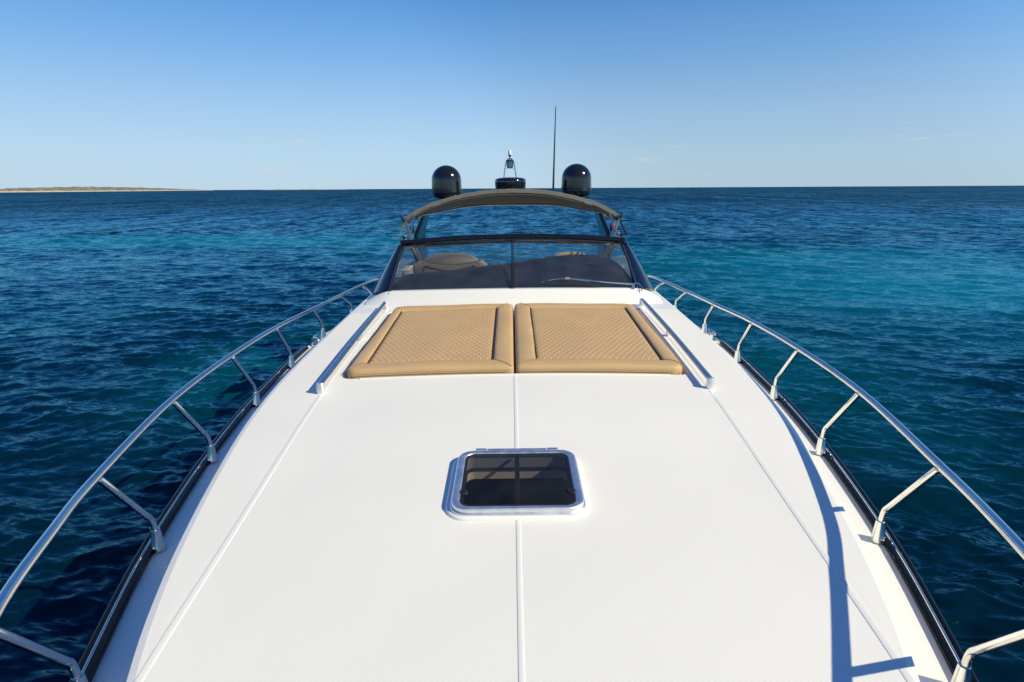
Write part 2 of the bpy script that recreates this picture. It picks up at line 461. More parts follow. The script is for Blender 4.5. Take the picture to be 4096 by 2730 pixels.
sea = link('sea', build_sea(), sea_mat(), None)
tag(sea, 'choppy deep blue sea with turquoise shallows all around the yacht', kind='structure')

# ------------------------------------------------------------------ island and lighthouse
def build_island():
    # (azimuth tan, distance, ridge height): a low scrubby islet that trails off to the right
    ts = np.array([-1.06, -.97, -.91, -.862, -.835, -.805, -.76, -.715, -.685, -.635, -.59, -.55, -.52, -.495, -.48])
    ds = np.array([1350, 1400, 1450, 1500, 1550, 1650, 1800, 2000, 2200, 2600, 3000, 3500, 4000, 4500, 4800.])
    hs = np.array([3, 5, 4.5, 4.0, 8, 12, 14, 17, 18.5, 18.5, 17, 13.5, 8.5, 4.5, 1.])
    fd, fh = I(ts, ds), I(ts, hs)
    U = np.linspace(ts[0], ts[-1], 420)
    prof = [(-.012, -2.0), (0, .3), (.002, 2.0), (.006, 3.2), (.02, .42), (.05, .7), (.09, .92), (.14, 1.0), (.2, .85), (.3, .3), (.34, -.1)]
    rows = []
    for t in U:
        d = fd(t); h = fh(t)
        edge = 1 + .004 * math.sin(t * 190) + .003 * math.sin(t * 470 + 1) + .002 * math.sin(t * 1300)
        row = []
        for k, (q, z) in enumerate(prof):
            y = d * (1 + q) * edge
            zz = z * (1 + .35 * math.sin(t * 310 + 1) + .3 * math.sin(t * 811)) if k in (2, 3) else (z if k < 2 else z * h)
            if k in (2, 3): zz = min(zz, max(h * .5, .5))
            if k >= 5: zz += h * .05 * (math.sin(t * 230 + k) + math.sin(t * 640 + 2.1 * k) * .7 + .6 * math.sin(t * 1500 + k * 3))
            if k >= len(prof) - 1: zz = -2
            row.append((t * y, y, zz))
        rows.append(row)
    v, f = grid(rows, flip=False)
    m = bpy.data.materials.new('scrub and rock'); m.use_nodes = True
    n = m.node_tree.nodes; l = m.node_tree.links; b = n['Principled BSDF']; b.inputs['Roughness'].default_value = .9
    geo = n.new('ShaderNodeNewGeometry'); sep = n.new('ShaderNodeSeparateXYZ'); l.new(geo.outputs['Position'], sep.inputs[0])
    ns = n.new('ShaderNodeTexNoise'); ns.inputs['Scale'].default_value = .045; ns.inputs['Detail'].default_value = 6
    l.new(geo.outputs['Position'], ns.inputs['Vector'])
    r1 = n.new('ShaderNodeValToRGB')
    e = r1.color_ramp.elements
    e[0].position = .40; e[0].color = (.13, .135, .085, 1); e[1].position = .66; e[1].color = (.46, .40, .31, 1)
    x = r1.color_ramp.elements.new(.53); x.color = (.19, .185, .12, 1)
    l.new(ns.outputs['Fac'], r1.inputs[0])
    zz = n.new('ShaderNodeMapRange'); zz.inputs[1].default_value = 2.6; zz.inputs[2].default_value = 4.4; l.new(sep.outputs[2], zz.inputs[0])
    mx = n.new('ShaderNodeMix'); mx.data_type = 'RGBA'; mx.inputs[6].default_value = (.55, .45, .36, 1)
    l.new(zz.outputs[0], mx.inputs[0]); l.new(r1.outputs[0], mx.inputs[7]); l.new(mx.outputs[2], b.inputs['Base Color'])
    o = mesh('island', v, f, m, None, 60)
    tag(o, 'low scrubby islet with pale rocky shore on the horizon', kind='structure')
build_island()

rows = []
for t in np.linspace(-.405, -.265, 60):
    e_ = math.sin(math.pi * (t + .405) / .14) ** .4 if -.405 < t < -.265 else 0
    h = 5.5 * e_ * (1 + .25 * math.sin(t * 130) + .15 * math.sin(t * 310))
    rows.append([(t * y, y, z) for y, z in ((6200, -2), (6205, .4), (6215, h * .5), (6260, h), (6400, h * .8), (6500, -2))])
v, f = grid(rows)
o = mesh('far_islet', v, f, bpy.data.materials['scrub and rock'], None, 60)
tag(o, 'thin sliver of far land on the horizon right of the islet', kind='structure')

t = empty('lighthouse', (-.8485 * 1560, 1560, 4.2))
tag(t, 'small white lighthouse at the left tip of the islet', 'lighthouse')
v, f = lathe([(1.9, -1), (1.9, 0), (1.5, 5.6), (1.8, 5.7), (1.8, 6.0), (1.0, 6.0)], n=20); mesh('tower', v, f, M['white'], t)
v, f = lathe([(1.0, 6.0), (1.0, 7.3)], n=16); mesh('lantern_room', v, f, M['dome'], t)
v, f = lathe([(1.25, 7.3), (.5, 8.1), (.0, 8.5)], n=16); mesh('lantern_roof', v, f, M['white'], t)

# ------------------------------------------------------------------ the yacht
HEEL = R(-0.4)
ORG = (0.005, 0, 0)
yacht = empty('motor_yacht', ORG, (0, HEEL, 0))
tag(yacht, 'white motor yacht with long foredeck, black windscreen frame and grey bimini', 'yacht')

def dz(Y, x=0.0): return 2.04 + .065 * (Y - 2.7) - .015 * x * x      # foredeck height
xo = I([-.35, .1, .6, 1.1, 1.6, 1.8, 2.1, 2.54, 3.0, 3.65, 4.3, 5.1, 6.2, 7.1, 8], [.15, .48, .80, 1.07, 1.297, 1.37, 1.46, 1.565, 1.655, 1.755, 1.800, 1.800, 1.768, 1.73, 1.70])
xr = I([-1.0, -0.7, -0.2, 0.3, 0.8, 1.339, 1.854, 2.111, 2.472, 2.833, 3.09, 3.554, 4.378, 5.202, 6.077, 7.004, 8.446, 10.3, 13.596], [0.031, 0.34, 0.762, 1.061, 1.298, 1.478, 1.636, 1.71, 1.808, 1.89, 1.938, 2.014, 2.109, 2.148, 2.163, 2.085, 1.985, 1.885, 1.75])
sz = I([-1, 1, 2.575, 4.326, 6.077, 7.21, 8.755, 10.3, 13.596], [1.55, 1.65, 1.725, 1.813, 1.9, 1.935, 1.93, 1.9, 1.83])

# --- hull
Ys = np.concatenate([np.linspace(-1.0, 6, 50), np.linspace(6.3, 13.2, 24)])
rows = []
for Y in Ys:
    a, z = xr(Y), sz(Y)
    half = [(a + .035, z - .004), (a + .045, z - .04), (a + .03, z - .10), (a * .985, z - .35), (a * .93, z - .8), (a * .80, .35), (a * .6, -.25), (0, -.6)]
    rows.append([(x, Y, zz) for x, zz in half] + [(-x, Y, zz) for x, zz in half[-2::-1]])
hv, hf = grid(rows, flip=True)
nn = len(rows[0])
hf = hf + [tuple(range(nn)), tuple((len(rows) - 1) * nn + i for i in range(nn - 1, -1, -1))]
hull = mesh('hull', hv, hf, M['gel'], yacht, 40)

# --- side decks (port and starboard gunwale walkways)
for s in (-1, 1):
    rows = []
    for Y in np.linspace(-.95, 8.6, 90):
        a = xr(Y); b_ = max(min(xo(Y) - .02, a - .02), 0) if Y < 7.2 else 1.66
        z = sz(Y)
        rows.append([(s * b_, Y, z + .004), (s * (b_ + .3 * (a - b_)), Y, z - .004), (s * (a - .03), Y, z - .012), (s * a, Y, z - .014), (s * (a + .036), Y, z - .016)])
    v, f = grid(rows, flip=(s < 0))
    mesh('side_deck', v, f, M['gel'], yacht)

# --- foredeck (coachroof) with sun pad recess and hatch opening
RY0, RY1, RD = 4.300, 6.245, .05
def xrec(Y):
    w_ = 1.315; r_ = .09
    if Y < RY0 + r_: w_ = w_ - r_ + math.sqrt(max(r_ ** 2 - (RY0 + r_ - max(Y, RY0)) ** 2, 0))
    if Y > RY1 - r_: w_ = w_ - r_ + math.sqrt(max(r_ ** 2 - (min(Y, RY1) - RY1 + r_) ** 2, 0))
    return w_
HX, HY0, HY1 = .281, 2.500, 3.010
rowY = sorted(set(list(np.linspace(-.3, HY0, 34)) + list(np.linspace(HY0, HY1, 8)) + list(np.linspace(HY1, RY0, 18))
             + [RY0 + .003, RY0 + .006, RY0 + .012, RY0 + .02, RY0 + .035, RY0 + .055, RY0 + .09] + list(np.linspace(RY0 + .09, RY1 - .09, 16))
             + [RY1 - .055, RY1 - .035, RY1 - .02, RY1 - .012, RY1 - .003, RY1] + list(np.linspace(RY1 + .003, 7.6, 14))))
rows = []; info = []
for Y in rowY:
    o_ = xo(Y)
    e_ = max(o_ - .036, .02)
    rec = RY0 < Y < RY1
    xq = min(xrec(Y), e_ - .05) if rec or abs(Y - RY0) < .3 else min(1.315, e_ - .05)
    if not rec: xq = min(1.315, e_ - .05) if (Y < RY0 - .001 or Y > RY1 + .001) else xrec(Y)
    xq = max(xq, .012)
    inner = [0, HX * .5, HX, .45, .7, .9, 1.08]
    cols = []
    for x in inner:
        cols.append(min(x, xq * (.2 + .75 * x / 1.08)))
    if xq > 1.1: cols = inner[:]
    half = [(x, dz(Y, x) - (RD if rec else 0)) for x in cols]
    half += [(xq, dz(Y, xq) - (RD if rec else 0)), (xq + .012, dz(Y, xq))]
    ze = dz(Y, e_); zs = sz(Y)
    dpt = max(ze - zs, .06)
    for q in (.3, .65, 1.0): half.append((xq + .012 + (e_ - xq - .012) * q, dz(Y, xq + .012 + (e_ - xq - .012) * q)))
    for ox, oz in ((.003, -.0008), (.017, -.0048), (.030, -.0088), (.0345, -.0200), (.037, -.060)):
        half.append((e_ + ox, ze + oz))
    half.append((e_ + .038, zs - .03))
    half = [(x, Y, z) for x, z in half]
    rows.append([(-x, y, z) for x, y, z in half[:0:-1]] + half)
v, f = grid(rows)
nv = len(rows[0]); keep = []
mid = (nv - 1) // 2
for q in f:
    cx = np.mean([v[i][0] for i in q]); cy = np.mean([v[i][1] for i in q])
    if abs(cx) < HX and HY0 < cy < HY1: continue
    keep.append(q)
deck = mesh('foredeck', v, keep, M['skid'], yacht, 9)
deck.data.materials.append(M['gel'])
midx = []
for p in deck.data.polygons:                       # smooth gelcoat on the rounded shoulders, margins and recess
    c = p.center
    sm = abs(c.x) > xo(c.y) - .040 or (RY0 - .01 < c.y < RY1 + .3 and abs(c.x) > 1.29 and abs(c.x) < 1.33)
    midx.append(1 if (sm or c.y > 6.3) else 0)
deck.data.polygons.foreach_set('material_index', midx)

# --- raised mouldings on the foredeck
def ridge(name, pts, wd, ht, parent=yacht, m=M['gel']):
    pts = np.array(pts, float)
    ht *= .6
    prof = [(-wd / 2, -.004), (-wd / 2 + .004, ht * .75), (-wd / 2 + .009, ht), (wd / 2 - .009, ht), (wd / 2 - .004, ht * .75), (wd / 2, -.004)]
    v_, f_ = sweep(pts, prof)
    return mesh(name, v_, f_, m, parent, 25)
seam = lambda y0, y1: [(0, y, dz(y)) for y in np.linspace(y0, y1, 20)]
ridge('deck_moulding', seam(.3, 2.50), .026, .005)
ridge('deck_moulding', seam(3.135, 4.27), .026, .005)
ridge('deck_moulding', seam(6.25, 6.40), .026, .006)
rx = I([1.2, 1.6, 2.33, 4.07, 5.2, 6.4], [1.215, 1.255, 1.295, 1.383, 1.40, 1.365])
for s in (-1, 1):
    ridge('deck_moulding', [(s * rx(y), y, dz(y, rx(y))) for y in np.linspace(1.45, 6.40, 60)], .034, .005)
ridge('recess_trim', [(x, 4.286, dz(4.286, x)) for x in np.linspace(-1.165, 1.165, 30)], .024, .014)

# --- deck hatch
hatch = empty('deck_hatch', (0, 2.757, dz(2.757))); hatch.parent = yacht
hatch.rotation_euler = (math.atan(.065), 0, 0)
def ring(outer, inner, zo0, zo1, zi1, zi0, name, m, parent, rnd=.006):
    """ring with rounded top edges between two outlines"""
    o_, i_ = np.array(outer), np.array(inner)
    def at(q, z): return [(p[0], p[1], z) for p in q]
    d = (i_ - o_); d = d / np.linalg.norm(d, axis=1)[:, None]
    rows = [at(o_, zo0), at(o_, zo1 - rnd), at(o_ + d * rnd * .35, zo1 - rnd * .3), at(o_ + d * rnd, zo1), at(i_ - d * rnd, zi1), at(i_ - d * rnd * .3, zi1 - rnd * .4), at(i_, zi1 - rnd), at(i_, zi0)]
    v_, f_ = grid(rows, closed_v=True)
    return mesh(name, v_, f_, m, parent, 50)
def rr_(hx, y0, y1, r): return rrect(-hx, hx, y0, y1, r, 9)
ring(rr_(.346, -.309, .308, .112), rr_(.282, -.256, .252, .06), -.006, .011, .014, -.05, 'hatch_coaming', M['gel'], hatch, .010)
ring(rr_(.322, -.289, .283, .085), rr_(.280, -.255, .251, .055), .0, .024, .024, -.02, 'hatch_base_frame', M['alu'], hatch, .006)
ring(rr_(.314, -.281, .279, .080), rr_(.275, -.250, .248, .050), .022, .046, .043, .02, 'hatch_frame', M['alu'], hatch, .006)
gl_o = rr_(.277, -.252, .250, .05)
mesh('hatch_pane', [(x, y, .038) for x, y in gl_o], [tuple(range(len(gl_o)))], M['smoke'], hatch, 0)
ring(rr_(.2745, -.2495, .2475, .05), rr_(.262, -.238, .237, .044), .0385, .041, .040, .0385, 'hatch_gasket', M['black'], hatch, .0012)
mb = MB(); mb.add(*box((0, 0, .034), (.024, .465, .006))); mb.build('hatch_bar', M['black'], hatch)
mb = MB(); mb.add(*box((0, .287, .036), (.325, .020, .018)))
mb.add(*box((-.196, .287, .037), (.058, .021, .020))); mb.add(*box((.196, .287, .037), (.058, .021, .020)))
mb.build('hatch_hinge', M['alu'], hatch)
# liner under the pane
rows = [[(x, y, z) for x, y in rr_(.278, -.252, .249, .05)] for z in (.03, -.045)]
v, f = grid(rows, closed_v=True, flip=True); mesh('hatch_liner', v, f, M['greyliner'], hatch)
rows = [[(x, y, z) for x, y in rr_(q, -.252, .243 if q < .272 else .249, .05)] for q, z in ((.278, -.045), (.268, -.047), (.268, -.060), (.278, -.062))]
v, f = grid(rows, closed_v=True, flip=True); mesh('hatch_seal', v, f, M['black'], hatch)
rows = [[(x, y, z) for x, y in rr_(.278, -.252, .249, .05)] for z in (-.062, -.115)]
v, f = grid(rows, closed_v=True, flip=True); mesh('hatch_liner', v, f, M['cream'], hatch)
mb = MB(); mb.add(*box((0, .10, -.95), (1.5, 1.5, .02))); mb.add(*box((0, .85, -.55), (1.5, .02, .8))); mb.build('cabin_berth', M['dash'], hatch)
for s in (-1, 1):
    v, f = lathe([(.0, .046), (.020, .046), (.022, .042), (.022, .03)][::-1], (s * .260, -.130, 0), 18)
    mesh('hatch_latch', v, f, M['black'], hatch)

# --- teak-free aluminium handrails beside the sun pads
for s in (-1, 1):
    hr = empty('grab_rail', (s * 1.395, 5.2, dz(5.2, 1.39))); hr.parent = yacht
    ox, oy, oz = hr.location
    def hp(y): return (s * (1.388 + .012 * math.sin((y - 4) / 2.4 * math.pi)) - ox, y - oy, dz(y, 1.39) + .078 - oz)
    prof = [(.021 * math.copysign(abs(math.cos(a)) ** .55, math.cos(a)), .014 * math.copysign(abs(math.sin(a)) ** .55, math.sin(a)) - .012) for a in np.linspace(0, 2 * math.pi, 16, endpoint=False)]
    v, f = sweep([hp(y) for y in np.linspace(4.05, 6.36, 40)], prof)
    mesh('rail_bar', v, f, M['brushed'], hr, 50)
    for y in (4.045, 6.365):
        p_ = hp(y); zb = dz(y, 1.39) - oz - .004
        o_ = rrect(-.027, .027, -.022, .022, .0215, 8)
        rows = [[(p_[0] + x, p_[1] + q, z) for x, q in o_] for z in (zb, p_[2] - .003)] + [[(p_[0] + x * .93, p_[1] + q * .93, p_[2] + .001) for x, q in o_]]
        v, f = grid(rows, closed_v=True); k = len(o_); f = f + [tuple(2 * k + i for i in range(k))]
        mesh('end_post', v, f, M['alu'], hr, 40)
    y = 5.28; p_ = hp(y); zb = dz(y, 1.39) - oz
    mb = MB(); mb.add(*box((p_[0], p_[1], (zb + p_[2]) / 2 - .012), (.022, .05, p_[2] - zb - .024))); mb.build('support_post', M['alu'], hr)

# --- guard rails with stanchions
rail_y = [-.42, -.25, .12, .60, 1.06, 1.48, 1.91, 2.38, 3.34, 4.245, 5.117, 6.073, 7.0, 7.9, 8.6]
rail_xs = {-1: [.0, .41, .73, 1.02, 1.28, 1.510, 1.680, 1.838, 2.035, 2.094, 2.096, 2.075, 2.054, 2.024, 1.99],
           1: [.0, .46, .84, 1.16, 1.395, 1.560, 1.708, 1.843, 2.035, 2.094, 2.096, 2.075, 2.054, 2.024, 1.99]}
rail_z = [2.38, 2.38, 2.38, 2.375, 2.362, 2.345, 2.324, 2.303, 2.311, 2.329, 2.336, 2.314, 2.29, 2.267, 2.24]
feet_y = [0.978, 1.813, 2.714, 3.646, 4.58, 5.477, 6.461, 7.416, 8.343]
frx = I(feet_y, [1.313, 1.619, 1.847, 2.014, 2.099, 2.128, 2.12, 2.045, 1.965])
for s in (-1, 1):
    rail_x = rail_xs[s]
    gr = empty('guard_rail', (s * 1.9, 4.2, sz(4.2))); gr.parent = yacht
    off = np.array(gr.location)
    pts = [(s * x, y, z) for x, y, z in zip(rail_x, rail_y, rail_z)] + [(s * 1.98, 8.85, 2.16), (s * 1.95, 8.96, 1.95)]
    if s > 0: pts[0] = (.004, -.42, 2.40)
    v, f = tube(smoothpath(pts, 9) - off, .0195, 14)
    mesh('top_rail', v, f, M['steel'], gr, 60)
    for i, fy in enumerate(feet_y):
        fx = frx(fy)
        zb = sz(fy)
        jy = fy / 1.03 - (.20 if fy > 3 else .25 if fy > 2 else .36)
        jx = float(np.interp(jy, rail_y, rail_x)); jz = float(np.interp(jy, rail_y, rail_z))
        base = np.array([s * fx, fy, zb]); joint = np.array([s * (jx - .008), jy, jz - .012])
        up = base + np.array([s * .004, 0, .10])
        bend = base + np.array([s * .008, -.004, .165])
        d = joint - bend
        path = [up, base + np.array([s * .006, -.001, .135]), bend + d * .02, bend + d * .10, bend + d * .25, bend + d * .6, joint]
        if fy > 8: path = [up, bend * .5 + joint * .5, joint]
        v, f = tube(smoothpath(path, 5) - off, .0160, 12)
        mesh('stanchion', v, f, M['steel'], gr, 60)
        v, f = lathe([(.034, -.006), (.034, .004), (.031, .012), (.0225, .098), (.021, .106), (.016, .107)], base - off, 18)
        mesh('stanchion_base', v, f, M['steel'], gr, 40)

# --- rub rail
for s in (-1, 1):
    rub = empty('rub_rail', (s * 1.9, 4.2, sz(4.2))); rub.parent = yacht
    off = np.array(rub.location)
    yy = np.linspace(-.9, 6.08, 80)
    def edge(y, dx, dzz): return np.array([s * (xr(y) + dx), y, sz(y) + dzz])
    prof = [(-.015, -.01), (-.015, .008), (-.009, .011), (.009, .011), (.015, .008), (.015, -.01)]
    v, f = sweep([edge(y, .015, 0) - off for y in yy], prof); mesh('rubber_strip', v, f, M['rubber'], rub, 30)
    v, f = tube([edge(y, .037, .012) - off for y in yy], .0075, 8); mesh('steel_strip', v, f, M['steel'], rub, 60)
    v, f = tube([edge(y, .060, -.002) - off for y in yy], .0185, 12); mesh('fender_tube', v, f, M['rubber'], rub, 60)
    yy = np.linspace(6.3, 13.1, 50)
    v, f = tube([edge(y, .03, -.05) - off for y in yy], .026, 10); mesh('fender_tube', v, f, M['rubber'], rub, 60)
    # cleat
    cl = empty('mooring_cleat', (s * 2.125, 6.2, sz(6.2))); cl.parent = yacht
    v, f = lathe([(.045, -.005), (.045, .004), (.026, .012), (.022, .05), (.03, .062)], n=16); mesh('cleat_post', v, f, M['steel'], cl)
    rows = []
    for y in np.linspace(-.12, .12, 13):
        q = 1 - (abs(y) / .12) ** 3; w_ = .012 + .028 * q; zt = .066 + .022 * (abs(y) / .12) ** 1.6
        rows.append([(-w_, y, zt), (-w_ * .6, y, zt + .012), (w_ * .6, y, zt + .012), (w_, y, zt), (w_ * .5, y, zt - .012), (-w_ * .5, y, zt - .012)])
    v, f = grid(rows, closed_v=True); f = f + [tuple(range(5, -1, -1)), tuple(12 * 6 + i for i in range(6))]
    mesh('cleat_horn', v, f, M['steel'], cl, 50)
    # small fairlead under the rub rail
    v, f = tube(smoothpath([(s * 1.92, 2.94, 1.68), (s * 1.99, 2.94, 1.695), (s * 2.045, 2.98, 1.685), (s * 2.035, 3.04, 1.675), (s * 1.95, 3.06, 1.67)], 6), .014, 8)
    mesh('fairlead', v, f, M['steel'], yacht, 60)

# --- cowl under the windscreen
def gy(x): return 6.50 + .115 * (x / 1.385) ** 2          # glass foot
def gz(x): return 2.432 - .030 * (x / 1.385) ** 2
rows = []
for x in np.linspace(-1.66, 1.66, 67):
    a = abs(x); e_ = np.clip((a - 1.40) / .26, 0, 1)
    y0 = gy(min(a, 1.45)) + .22 * max(a - 1.45, 0)
    zt = gz(min(a, 1.4)) - .115 * e_ ** 1.3
    zd = dz(y0 - .12, a)
    fl = zd - .01
    rows.append([(x, y0 - .145, fl), (x, y0 - .135, zd + .012), (x, y0 - .118, zd + .024 * (1 - e_)), (x, y0 - .06, zd + (zt - zd) * .62), (x, y0 - .03, zt - .012),
                 (x, y0 - .010, zt - .002), (x, y0 + .02, zt), (x, y0 + .20, zt - .004), (x, y0 + .24, zt - .05), (x, y0 + .26, zt - .4)])
v, f = grid(rows, flip=True)
mesh('windscreen_cowl', v, f, M['gel'], yacht, 40)

# --- windscreen
ws = empty('windscreen', (0, 6.5, 2.43)); ws.parent = yacht
wo = np.array(ws.location)
def gtop(x): return np.array([x * .985, 7.45 + .05 * (x / 1.385) ** 2, 2.878 - .066 * (x / 1.385) ** 2])
def gpt(x, t):
    a = np.array([x, gy(x), gz(x)]); b_ = gtop(x)
    p_ = a + (b_ - a) * t; p_[2] += .025 * math.sin(math.pi * t); return p_
for x0, x1 in ((-1.39, -.008), (.008, 1.39)):
    rows = [[gpt(x, t) - wo for t in np.linspace(0, 1, 10)] for x in np.linspace(x0, x1, 20)]
    v, f = grid(rows, flip=True); mesh('glass_pane', v, f, M['glass'], ws, 60)
for dx, r_ in ((-.008, .008), (.010, .0045)):
    v, f = tube([gpt(dx, t) - wo + np.array([0, -.004, .006]) for t in np.linspace(0, 1, 10)], r_, 8); mesh('centre_bar', v, f, M['black'], ws, 60)
hx = np.linspace(-1.412, 1.412, 49)
def head(x, h, d): return np.array([x * .985, 7.46 + .055 * (x / 1.385) ** 2 + d, 2.878 - .066 * (x / 1.385) ** 2 + h])
prof = [(.030 * math.copysign(abs(math.cos(a)) ** .7, math.cos(a)), .026 * math.copysign(abs(math.sin(a)) ** .7, math.sin(a))) for a in np.linspace(0, 2 * math.pi, 18, endpoint=False)]
v, f = sweep([head(x, .042, .02) - wo for x in hx], prof); mesh('header', v, f, M['navy'], ws, 50)
v, f = tube([head(x, .068, .035) - wo for x in hx], .008, 8); mesh('header_trim', v, f, M['navy'], ws, 60)
v, f = tube([head(x, .006, .0) - wo for x in hx[1:-1]], .010, 8); mesh('glass_gasket', v, f, M['black'], ws, 60)
for s in (-1, 1):
    rows = []
    for t in np.linspace(-.06, 1.04, 16):
        ti = np.clip(t, 0, 1.03)
        inn = gpt(s * 1.385, ti) + np.array([0, 0, 0.004])
        if t < 0: inn = inn + (gpt(s * 1.385, .1) - gpt(s * 1.385, 0)) * t * 10 * .9
        wd = .200 * (1 - ti) ** 1.1 + .080
        outp = inn + np.array([s * wd, .30 * (1 - ti) + .10, -.075 * (1 - ti) + .004])
        if t > .9: outp[2] += .03 * (t - .9) / .14; 
        bul = np.array([s * .3, -.6, .55]) * (.035 + .02 * (1 - ti))
        row = [inn]
        for q in (.2, .4, .6, .8): row.append(inn + (outp - inn) * q + bul * math.sin(math.pi * q) * 1.0)
        row += [outp, outp + np.array([-s * .03, .10, -.03]), inn + np.array([s * .01, .16, -.05])]
        rows.append([p_ - wo for p_ in row])
    v, f = grid(rows, closed_v=True, flip=(s > 0)); k = len(rows[0])
    f = f + [tuple(range(k)), tuple((len(rows) - 1) * k + i for i in range(k))]
    mesh('pillar', v, f, M['navy'], ws, 50)
    v, f = tube([gpt(s * 1.372, t) - wo + np.array([0, -.006, .006]) for t in np.linspace(0, .99, 14)], .012, 8); mesh('glass_gasket', v, f, M['black'], ws, 60)
    v, f = tube([gpt(s * 1.387, t) - wo + np.array([0, -.012, .010]) for t in np.linspace(-.0, .98, 14)], .0035, 6); mesh('pillar_trim', v, f, M['steel'], ws, 60)

# --- wiper
wp = empty('windscreen_wiper', (1.36, 6.56, 2.41)); wp.parent = yacht
po = np.array(wp.location)
def on(x, up_, lift=.02):       # a point standing a little off the glass
    t_ = up_; return gpt(x, t_) + np.array([0, -.4, .9]) * lift
piv = on(1.335, -.035, .0)
mb = MB(); mb.add(*tube([on(1.335, -.02, .0) - po, on(1.335, .02, .045) - po], .018, 10)); mb.add(*tube(smoothpath([on(1.42, -.07, .01), on(1.43, -.02, .03), on(1.39, .02, .05), on(1.345, .02, .045)], 5) - po, .006, 6))
mb.build('wiper_spindle', M['steel'], wp, 50)
v, f = tube([on(1.335, .02, .04) - po, on(1.0, .055, .04) - po, on(.60, .125, .038) - po], [.012, .008, .006], 8); mesh('wiper_arm', v, f, M['steel'], wp, 60)
mb = MB(); mb.add(*box(on(.605, .122, .036) - po, (.05, .018, .022)))
bl = smoothpath([on(.305, .07, .026), on(.45, .105, .034), on(.62, .115, .036), on(.80, .08, .034), on(.955, .018, .026)], 6) - po
mb.add(*tube(bl, .0045, 6))
mb.build('wiper_bridge', M['steel'], wp, 50)
v, f = tube([on(.300, .062, .014) - po, on(.62, .062, .014) - po, on(.965, .008, .014) - po], .010, 6); mesh('wiper_blade', v, f, M['black'], wp, 50)

# --- dashboard behind the glass
ridge_z = I([-1.46, -1.40, -1.3, -1.17, -.66, -.34, 0, .38, .59, .8, 1.0, 1.12, 1.28, 1.38, 1.46], [2.36, 2.455, 2.495, 2.508, 2.554, 2.590, 2.626, 2.679, 2.703, 2.711, 2.703, 2.680, 2.605, 2.50, 2.36])
rows = []
for x in np.linspace(-1.45, 1.45, 60):
    zr = ridge_z(x); y0 = gy(x * .95) + .055; z0 = min(gz(x) - .004, zr)
    yr = 7.28
    row = [(x * .97, y0, z0 - .06)]
    for q in (0, .15, .3, .5, .7, .85, 1.0):
        row.append((x, y0 + (yr - y0) * q, z0 + (zr - z0) * math.sin(q * math.pi / 2) ** .95))
    row += [(x, yr + .05, zr - .02), (x, yr + .09, zr - .08), (x, yr + .12, 1.75)]
    rows.append(row)
v, f = grid(rows, flip=True)
mesh('dashboard', v, f, M['dash'], yacht, 45)

# --- seats in the cockpit
def seat(cx, wd, ztop, y, name, label, m):
    st = empty(name, (cx, y, 1.5)); st.parent = yacht
    st['label'] = label
    h = ztop - 1.5
    def slab(outl, d0, d1, nm, mm):
        o_ = np.array(outl); c = o_.mean(0)
        rows = []
        for yy_, sc_ in ((d0 + .04, .94), (d0 + .012, .985), (d0, 1.0)[:2] if False else (d0 + .03, 1.0), (d1 - .03, 1.0), (d1, .94)):
            rows.append([((p - c) * sc_ + c)[0:1].tolist() + [yy_] + ((p - c) * sc_ + c)[1:2].tolist() for p in o_])
        rows[0], rows[1] = [[q[0], d0, q[2]] for q in rows[0]], [[q[0], d0 + .012, q[2]] for q in rows[1]]
        v_, f_ = grid(rows, closed_v=True); k_ = len(o_)
        f_ = f_ + [tuple(range(k_ - 1, -1, -1)), tuple(4 * k_ + i for i in range(k_))]
        mesh(nm, v_, f_, mm, st, 50)
    a = wd / 2
    body = smoothpath([(-a, .2), (-a, h - .22), (-a + .03, h - .135), (-a * .80, h - .095), (-a * .58, h - .125), (0, h - .155), (a * .58, h - .125), (a * .80, h - .095), (a - .03, h - .135), (a, h - .22), (a, .2)], 5)
    slab(body, 0, .16, 'seat_back', m)
    hd = smoothpath([(-a * .74, h - .20), (-a * .76, h - .105), (-a * .5, h - .025), (0, h), (a * .5, h - .025), (a * .76, h - .105), (a * .74, h - .20)], 6)
    slab(hd, .05, .19, 'headrest', m)
    pp = smoothpath([(-a * .70, h - .34), (-a * .70, h - .20), (-a * .64, h - .165), (-a * .45, h - .19), (0, h - .225), (a * .45, h - .19), (a * .64, h - .165), (a * .70, h - .20), (a * .70, h - .34)], 5)
    v_, f_ = tube([(q[0], -.004, q[1]) for q in pp], .007, 6); mesh('linework', v_, f_, M['gap'], st, 60)
    pp = smoothpath([(-a * .80, h - .092), (-a * .58, h - .122), (0, h - .152), (a * .58, h - .122), (a * .80, h - .092)], 6)
    v_, f_ = tube([(q[0], .018, q[1]) for q in pp], .007, 6); mesh('linework', v_, f_, M['gap'], st, 60)
    mb_ = MB(); mb_.add(*box((0, .45, .12), (wd * .96, .62, .2))); mb_.build('seat_base', m, st)
seat(-.857, 1.02, 2.647, 8.15, 'cockpit_seat', 'wide grey brown seat back with dark piping behind the windscreen', M['seat'])
seat(.80, .72, 2.640, 8.15, 'cockpit_seat', 'tan helm seat top showing over the dashboard', M['vinyl'])

